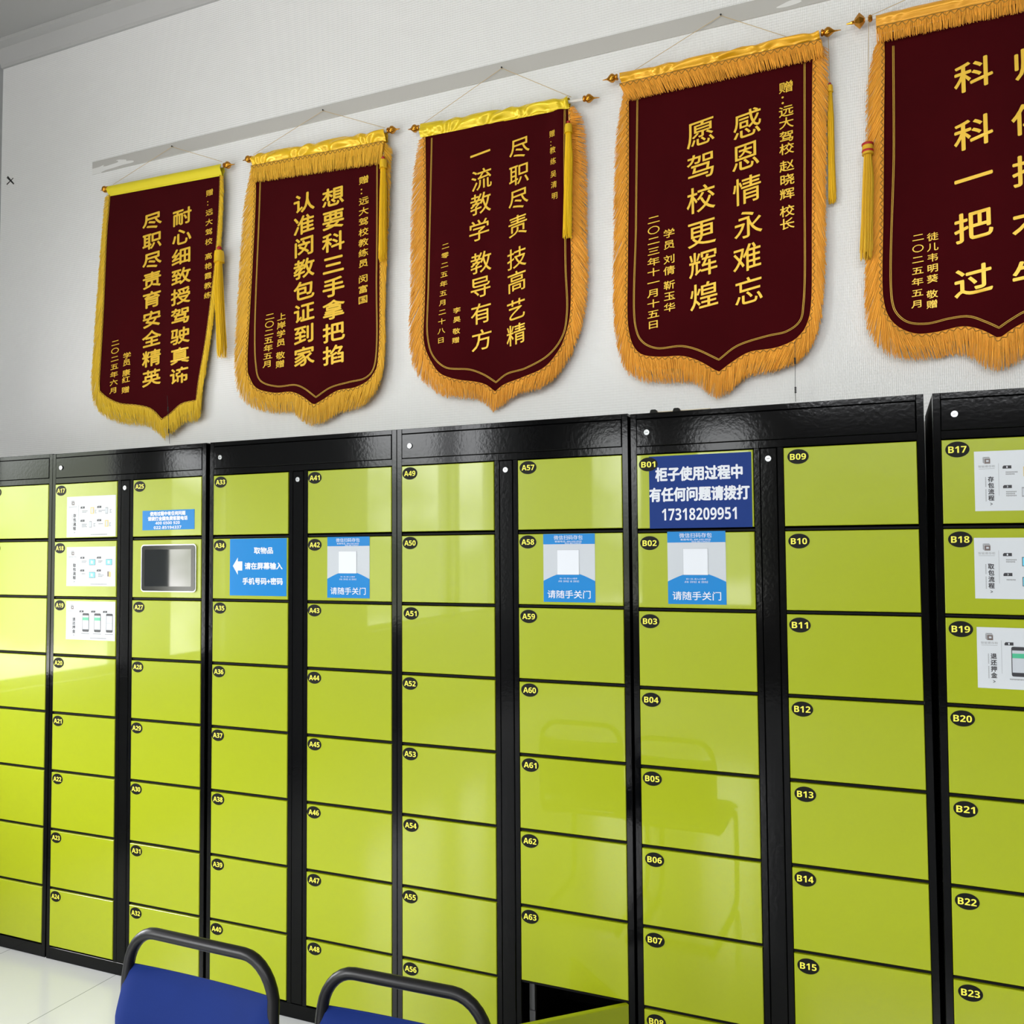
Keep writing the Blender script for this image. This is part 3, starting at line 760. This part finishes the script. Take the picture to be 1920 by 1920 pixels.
YEL_F, YEL_S = (1.0, .68, .02), (.86, .72, .03)
AMB_F, AMB_S = (1.0, .55, .035), (.95, .58, .015)
ORA_F, ORA_S = (1.0, .43, .040), (.95, .48, .015)
SB = .012
banner('leftmost maroon banner with thin yellow trim and a smooth plain yellow sleeve',
       [(202.8, 350), (416, 308), (417, 330), (205, 369)],
       [(207.7, 366), (205, 400), (201.9, 434), (193.8, 592), (187, 700), (184.8, 731)],
       [(184.8, 731), (200, 744), (226, 756), (258, 759.4), (284, 766), (305, 786), (320, 776), (342, 757), (368, 750)],
       [(413.4, 329), (411.8, 379), (405.4, 463), (395.7, 550), (384.4, 637), (370.8, 721), (368.2, 750)],
       [(197, 372), (195, 400), (187, 498), (176, 644), (171.5, 735), (180, 766), (207, 787), (245, 797), (275, 799), (291, 808), (310, 824), (323, 814), (349, 794), (372, 788), (378, 740), (392, 650), (404, 560), (413, 480), (419, 400), (421, 332)],
       None, [(197, 355), (189, 357), (427, 309.5), (440, 308)], [(212, 346), (316, 271.5), (416, 303)],
       ((411, 487), (416, 667), 16, (413, 470), .015, False),
       [('耐心细致授驾驶真谛', (341, 406), (337, 704), 34, 29, SB, .10), ('尽职尽责育安全精英', (285, 414), (284, 708), 34, 29, SB, .10),
        ('赠：远大驾校 高艳霞教练', (393, 361), (388, 553), 14, 13, .008, .1), ('学员 康红 赠', (239, 667), (236, 731), 15, 13, .008, .1), ('二〇二五年六月', (217, 643), (213, 732), 16, 12, .008, .1)],
       (YEL_F, YEL_S, (1.0, .62, .010)), None, .003, 3, .0006)
banner('second banner from the left, amber fringe along the top and sides, wrinkled golden sleeve',
       [(474, 291.7), (722, 243), (725, 266), (475, 313)],
       [(478, 310), (480, 345), (476.7, 447), (470, 580), (465.5, 670), (466, 700)],
       [(466, 700), (480, 726.7), (513, 736.7), (546.7, 735), (566.7, 743), (589.3, 760), (606.7, 750), (633, 733), (666.7, 726.7), (693, 713), (709, 690)],
       [(717, 264), (714, 313), (713.3, 513), (712.5, 646.7), (709, 690)],
       [(470, 320), (458, 380), (447, 547), (441.7, 697), (450, 740), (476.7, 766), (516.7, 775), (550, 775), (566, 790), (587, 800), (610, 792), (637, 775), (673, 766), (703, 740), (719, 700), (724, 547), (733, 330), (736, 280)],
       [(487.7, 340), (480, 680), (488, 713), (517, 724), (553, 721.7), (570, 728), (593, 745), (620, 726.7), (653, 716.7), (686.7, 708), (701.7, 690), (706.7, 513), (707, 300)],
       [(466, 298.5), (455, 301), (735, 243.5), (750, 241.5)], [(475, 290), (600, 203), (722, 240)],
       ((718.5, 312), (717, 486), 13, (720, 285), .018, False),
       [('想要科三手拿把掐', (625, 369), (626, 665), 39, 34, SB, .10), ('认准闵教包证到家', (570.5, 380), (570, 668), 39, 34, SB, .10),
        ('赠：远大驾校教练员 闵富国', (682, 337), (680.7, 561.7), 19, 16, .008, .1), ('上岸学员 敬赠', (526.7, 593), (524, 682), 17, 15, .008, .1), ('二〇二五年五月', (505, 593), (500.7, 682), 17, 14, .008, .1)],
       (AMB_F, AMB_S, (1.0, .60, .010)), (((474, 313), (476, 345)), ((722, 267), (718, 309))), .003, 5, .011)
banner('third banner from the left, yellow gathered sleeve without a top fringe, pale rod end bare',
       [(790, 234), (1066, 182), (1068, 204), (789, 259)],
       [(797, 256), (797, 464), (795, 571), (793, 634), (797, 655)],
       [(797, 655), (806, 674), (825, 700), (857, 712), (892, 716), (910, 721), (926.7, 734), (942, 722), (981, 709), (1023, 691), (1045, 665), (1056, 645)],
       [(1066, 204), (1067.7, 287), (1069.5, 429), (1071, 517), (1067.7, 602), (1056, 645)],
       [(785, 262), (774, 322), (767.6, 535), (768, 663), (779, 698), (800, 723), (832, 743), (871, 748), (899, 752), (924, 772), (940, 761), (967, 743), (1020, 728), (1048, 702), (1073, 663), (1094, 599), (1102, 535), (1101, 429), (1100, 287), (1094, 225), (1076, 200)],
       [(809, 258), (802, 535), (801, 631), (811, 666), (836, 689), (882, 693), (906, 702), (928, 716), (949, 701), (988, 691), (1030, 667), (1055, 631), (1063, 588), (1060.6, 500), (1060, 429), (1059, 287), (1060, 207)],
       [(778, 241), (765, 243), (1104, 184.5), (1124, 183)], [(793, 232), (936.6, 122.4), (1071, 182)],
       ((1066, 246), (1064, 443), 15, (1068, 215), .02, False),
       [('尽职尽责技高艺精', None, [(974.5, 278), (974, 327), (973, 374), (972, 423.5), (970, 484), (970, 528), (968.5, 581), (968.5, 627)], 37, 38, .004, .16),
        ('一流教学教导有方', None, [(901, 289), (903, 336), (901, 381), (898, 431), (901, 491), (900, 537), (901, 586.5), (902, 636)], 37, 38, .004, .16),
        ('赠：教练吴清明', None, [(1035.8, 251), (1036, 268), (1037, 282), (1038, 303), (1038.5, 327), (1039.5, 347), (1041, 368)], 12, 14, .004, .05),
        ('李昊敬赠', None, [(857, 582), (857, 599), (856, 621), (855, 638)], 14, 12, .006, .1), ('二零二五年五月二十八日', (835.7, 461.5), (826.8, 638), 15, 12, .006, .1)],
       (ORA_F, (.88, .64, .012), (1.0, .64, .010)), None, .008, 2, .010, 0, None, (at(1050, 300, .46).x, -.018))
banner('fourth banner from the left, orange fringe all round, dated in the eleventh month',
       [(1162, 138.7), (1535, 58.8), (1538, 74), (1166, 158)],
       [(1178, 156), (1178.6, 192), (1178.6, 337), (1177, 495), (1177, 606), (1181, 632)],
       [(1181, 632), (1188, 650), (1203, 665), (1238.7, 670), (1278, 668), (1306, 675), (1347.5, 698), (1373, 679), (1405, 661), (1456, 653), (1492, 637), (1510, 617)],
       [(1526, 78), (1524, 123), (1522.8, 416), (1521.7, 566), (1518, 595), (1510, 617)],
       [(1170, 165), (1155, 257), (1150, 455), (1150, 574), (1157.6, 653), (1175, 697), (1207, 716), (1270, 718), (1302, 720), (1326, 737), (1343.6, 749), (1365, 739), (1393, 713), (1460, 695), (1500, 677), (1525.6, 645), (1538, 606), (1546, 534), (1549, 337), (1553, 178), (1554, 95)],
       [(1195, 185), (1192.4, 416), (1192, 614), (1205, 641), (1231, 653), (1278, 649), (1306, 655), (1347.5, 674), (1381, 649), (1437, 631), (1476, 621.5), (1500, 602), (1507, 566), (1508.6, 337), (1508.6, 118)],
       [(1148, 146.6), (1130, 150.6), (1552, 60), (1577, 56)], [(1191, 130.8), (1349.5, 22.5), (1478, 70)],
       ((1556, 170), (1560, 376), 13, (1553, 70), -.012, False),
       [('感恩情永难忘', None, [(1401, 232), (1398, 293), (1401, 356), (1403, 420), (1401, 483), (1404, 545)], 52, 50, .004, .16),
        ('愿驾校更辉煌', None, [(1314, 248), (1314, 311), (1314, 372), (1315, 435.5), (1318, 493), (1320, 553)], 52, 48, .004, .16),
        ('赠：远大驾校赵晓辉校长', None, [(1474, 163), (1474, 185), (1474, 208), (1474.5, 230.5), (1475, 256), (1475, 279), (1475.5, 311), (1476, 337), (1476, 363.5), (1476, 396), (1476, 420)], 28, 23, .008, .1),
        ('学员刘倩靳玉华', None, [(1254.5, 437.5), (1254.7, 458.5), (1255, 486), (1255, 507), (1255.2, 534.5), (1255.4, 555), (1255.6, 576)], 22, 18, .006, .1),
        ('二〇二三年十一月十五日', (1225.7, 411.8), (1225, 608.5), 24, 17, .006, .1)],
       (ORA_F, ORA_S, (.95, .56, .010)), (((1163, 160), (1180, 192)), ((1540, 77), (1546, 112))), .003, 8, .008)
def mir(P, cx, cy, sl): return [(2 * cx - u, v - 2 * (cx - u) * sl) for u, v in reversed(P)]
LB = [(1656, 62), (1658, 85), (1657, 238), (1656, 396), (1655, 554), (1660, 582)]
BB = [(1660, 582), (1669, 600), (1687, 616), (1718, 626), (1758, 622), (1805, 612), (1837, 618), (1873, 636)]
OB = [(1640, 90), (1626, 158), (1625, 396), (1623, 594), (1633, 634), (1663, 665), (1710, 676), (1758, 671), (1802, 666), (1821, 671), (1848, 690), (1873, 696)]
IB = [(1675, 85), (1676, 277), (1673, 566), (1683, 590), (1703, 604), (1738, 606), (1782, 596), (1817, 593), (1849, 604), (1873, 615)]
def mirx(P, flip=True):
    """the half of the banner beyond the picture edge, mirrored about its point in metres"""
    c = at(1873, 630, YB).x; outp = []
    for u, v in reversed(P):
        p = at(u, v, YB); p.x = 2 * c - p.x; q = RM.transposed() @ (p - CAM); outp.append((960 + F * q.x / -q.z, 960 - F * q.y / -q.z))
    return outp
banner('rightmost banner, cut by the picture edge, with the largest characters and a red-banded tassel',
       [(1642, 29.7), mirx([(1642, 29.7)])[0], mirx([(1643, 52)])[0], (1643, 52)],
       LB, BB + mirx(BB)[1:], list(reversed(mirx(LB))), OB + mirx(OB)[1:], IB + mirx(IB)[1:],
       [(1611.5, 39.6), (1587, 45.5), mirx([(1611.5, 39.6)])[0], mirx([(1587, 45.5)])[0]], [(1631, 30), (at(1873, 0, YB) and 1845, -75), mirx([(1631, 30)])[0]],
       ((1627, 285), (1625, 483), 23, (1629, 40), .02, True),
       [('科科一把过', None, [(1825, 140.6), (1825, 249), (1825, 333), (1825, 422), (1825, 525.5)], 70, 54, .010, .14),
        ('师傅技术牛', None, [(1935, 116), (1935, 220), (1935, 316), (1935, 412), (1935, 513)], 74, 56, .010, .14),
        ('徒儿韦明葵敬赠', None, [(1749, 441.6), (1749, 461), (1749, 481), (1749, 501), (1748.5, 521), (1748, 550), (1748, 569)], 22, 17, .006, .1),
        ('二〇二五年五月', (1721.6, 443.6), (1720, 569), 23, 16, .006, .1)],
       (ORA_F, (.95, .44, .03), (.85, .50, .02)), (((1643, 54), (1645, 85)), (mirx([(1643, 54)])[0], mirx([(1645, 85)])[0])), .006, 11, .002, 1)

# ------------------------------------------------------------------ small things on the wall and on the lockers
def wire(pts, clips, label):
    P = [at(u, v, YB - .03) for u, v in pts]
    m = MB(); m.tube(P, .0009, 0, 6)
    for (u, v) in clips:
        p = at(u, v, YB - .03)
        for k in range(4): m.lathe((p.x, p.y, p.z + .010 - k * .0055), (0, 0, -1), [(0, .0024), (.001, .0034), (.0035, .0034), (.0045, .0024)], 1, 8)
    o = m.build('hanging_wire', [M_WIRE, M_NAIL], None, True, 40); tag(o, label, 'wire', 'thin wires hanging over the lockers')
wire([(1490, 640), (1491, 675), (1491, 731), (1492, 753)], [(1490.5, 676), (1491.5, 731)], 'thin black wire with two coils below the fourth banner')
wire([(313.5, 742), (315, 766), (316.5, 806), (318, 832)], [(315, 767), (316.5, 808)], 'thin black wire in front of the leftmost banner point')
m = MB()
for a, e, wd in (((14, 332), (26, 345), .006), ((13, 346), (25, 334), .003)):
    p, q = at(a[0], a[1], YW), at(e[0], e[1], YW); nn = Vector((-(q - p).z, 0, (q - p).x)).normalized() * wd
    V = [p - nn, q - nn * .5, q + nn * .5, p + nn]; V = [Vector((v.x, YW - .0015, v.z)) for v in V] + [Vector((v.x, YW + .001, v.z)) for v in V]
    m.add(V, [(0, 1, 2, 3), (0, 4, 5, 1), (1, 5, 6, 2), (2, 6, 7, 3), (3, 7, 4, 0)])
tag(m.build('black_cross', M_WIRE), 'small black cross stuck on the white wall at far left', 'mark')
zt5 = ZT + DZS[4] + .1275
p, q = at(1222, 770, .03), at(1332, 762, .03)
m = MB(); m.box(p.x, q.x, .02, .10, zt5, zt5 + .0055); tag(m.build('beige_board', M_BEIGE), 'thin beige board lying on top of locker unit with navy sign', 'board')
for u, lab in ((1226, 'left black clip on top of the locker with navy sign'), (1269, 'right black clip on top of the locker with navy sign')):
    p = at(u, 768, .012)
    m = MB(); pr = [(-.0115, 0), (-.009, .0085), (-.006, .0105), (.006, .0105), (.009, .0085), (.0115, 0)]
    V = [(p.x + a, y, zt5 + c) for y in (.004, .0195) for a, c in pr]; n = len(pr)
    m.add(V, [tuple(range(n)), tuple(range(2 * n - 1, n - 1, -1))] + [(i, n + i, n + (i + 1) % n, (i + 1) % n) for i in range(n)])
    tag(m.build('black_clip', M_BADGE), lab, 'clip', 'black clips on the locker top')

# ------------------------------------------------------------------ chairs
def chair(x, y, yaw, htop, label, hw):
    T = thing('meeting_chair', label, 'chair', (x, y, 0), 'blue chairs in front of the lockers', (0, 0, math.radians(yaw)))
    r = .0118
    zs = .46
    # one side: floor runner -> front leg -> seat rail -> back upright, then over the top and down the other side
    def side(sx):
        return [(sx, .10, .012), (sx, -.40, .012), (sx, -.455, .03), (sx, -.47, .08), (sx, -.47, .36), (sx, -.455, .425), (sx, -.41, .448), (sx, -.10, .445), (sx, -.035, .46), (sx, -.012, .50), (sx, -.006, .56)]
    top = htop - r
    P = side(-hw) + [(-hw, -.003, top - .10)]
    rc = .075
    for k in range(1, 9):
        a = math.radians(90 * k / 8); P.append((-hw + rc * (1 - math.cos(a)), .0, top - .095 + rc * 1.25 * math.sin(a) + .001))
    Q = [(-a, b_, c) for a, b_, c in reversed(P)]
    pts = catmull(P, .02) + catmull(Q, .02)
    m = MB(); m.tube(pts, r, 0, 14)
    m.tube([(-hw, -.08, .447), (hw, -.08, .447)], .010, 0, 10); m.tube([(-hw, -.36, .447), (hw, -.36, .447)], .010, 0, 10); m.tube([(-hw, .06, .012), (hw, .06, .012)], .010, 0, 10)
    m.build('frame', M_CHBLK, T, True, 50)
    # padded back, in front of the tube
    def pad(name, fn, nu, nv, th):
        g0, g1 = [], []
        for i in range(nv + 1):
            r0, r1 = [], []
            for j in range(nu + 1):
                u, v = j / nu, i / nv; pt, nr = fn(u, v)
                e = min(min(u, 1 - u) * 9, min(v, 1 - v) * 16, 1); k = th * (.35 + .65 * math.sqrt(max(0, 1 - (1 - e) ** 2)))
                r0.append(pt + nr * k); r1.append(pt - nr * k * .6)
            g0.append(r0); g1.append(r1)
        mm = MB(); mm.grid(g0); mm.grid([list(reversed(q)) for q in g1])
        edge = lambda g: g[0] + [q[-1] for q in g[1:]] + list(reversed(g[-1]))[1:] + [q[0] for q in reversed(g[1:-1])]
        e0, e1 = edge(g0), edge(g1); N = len(e0); V = e0 + e1
        mm.add(V, [(i, N + i, N + (i + 1) % N, (i + 1) % N) for i in range(N)])
        o = mm.build(name, M_CHBLUE, T, True, 60)
        return o, e0
    ztop = htop - .088
    def bk(u, v):
        X = (u - .5) * 2 * (hw - .001); Z = ztop - v * (ztop - .53)
        return Vector((X, .004 - .034 * min(1, v * 3) ** .8 + .014 * (1 - (2 * u - 1) ** 2), Z - .004 * math.sin(u * math.pi))), Vector((0, -1, 0))
    o, e0 = pad('backrest', bk, 26, 26, .011)
    pm = MB(); pm.tube([q + Vector((0, .003, 0)) for q in e0], .0028, 0, 6, closed=True); q = pm.build('piping', M_CHBLUE, None, True); q.parent = o
    def st(u, v):
        return Vector(((u - .5) * 2 * (hw + .01), -.47 + v * .43, .474 - .012 * (abs(2 * u - 1) ** 3) * 0 + .006 * math.sin(u * math.pi) - .02 * max(0, .12 - v) / .12)), Vector((0, 0, 1))
    pad('seat', st, 20, 20, .022)
    for sx in (-1, 1):
        for yy in (.085, -.385):
            f = MB(); f.box(sx * hw - .013, sx * hw + .013, yy - .02, yy + .02, 0, .006); f.build('glide', M_CHBLK, T)
    return T
chair(.2328, -1.225, -.7, .887, 'blue padded chair with black tube frame, left of the two', .192)
chair(.6727, -1.160, 1.8, .859, 'blue padded chair with black tube frame, right of the two, below locker A56', .180)
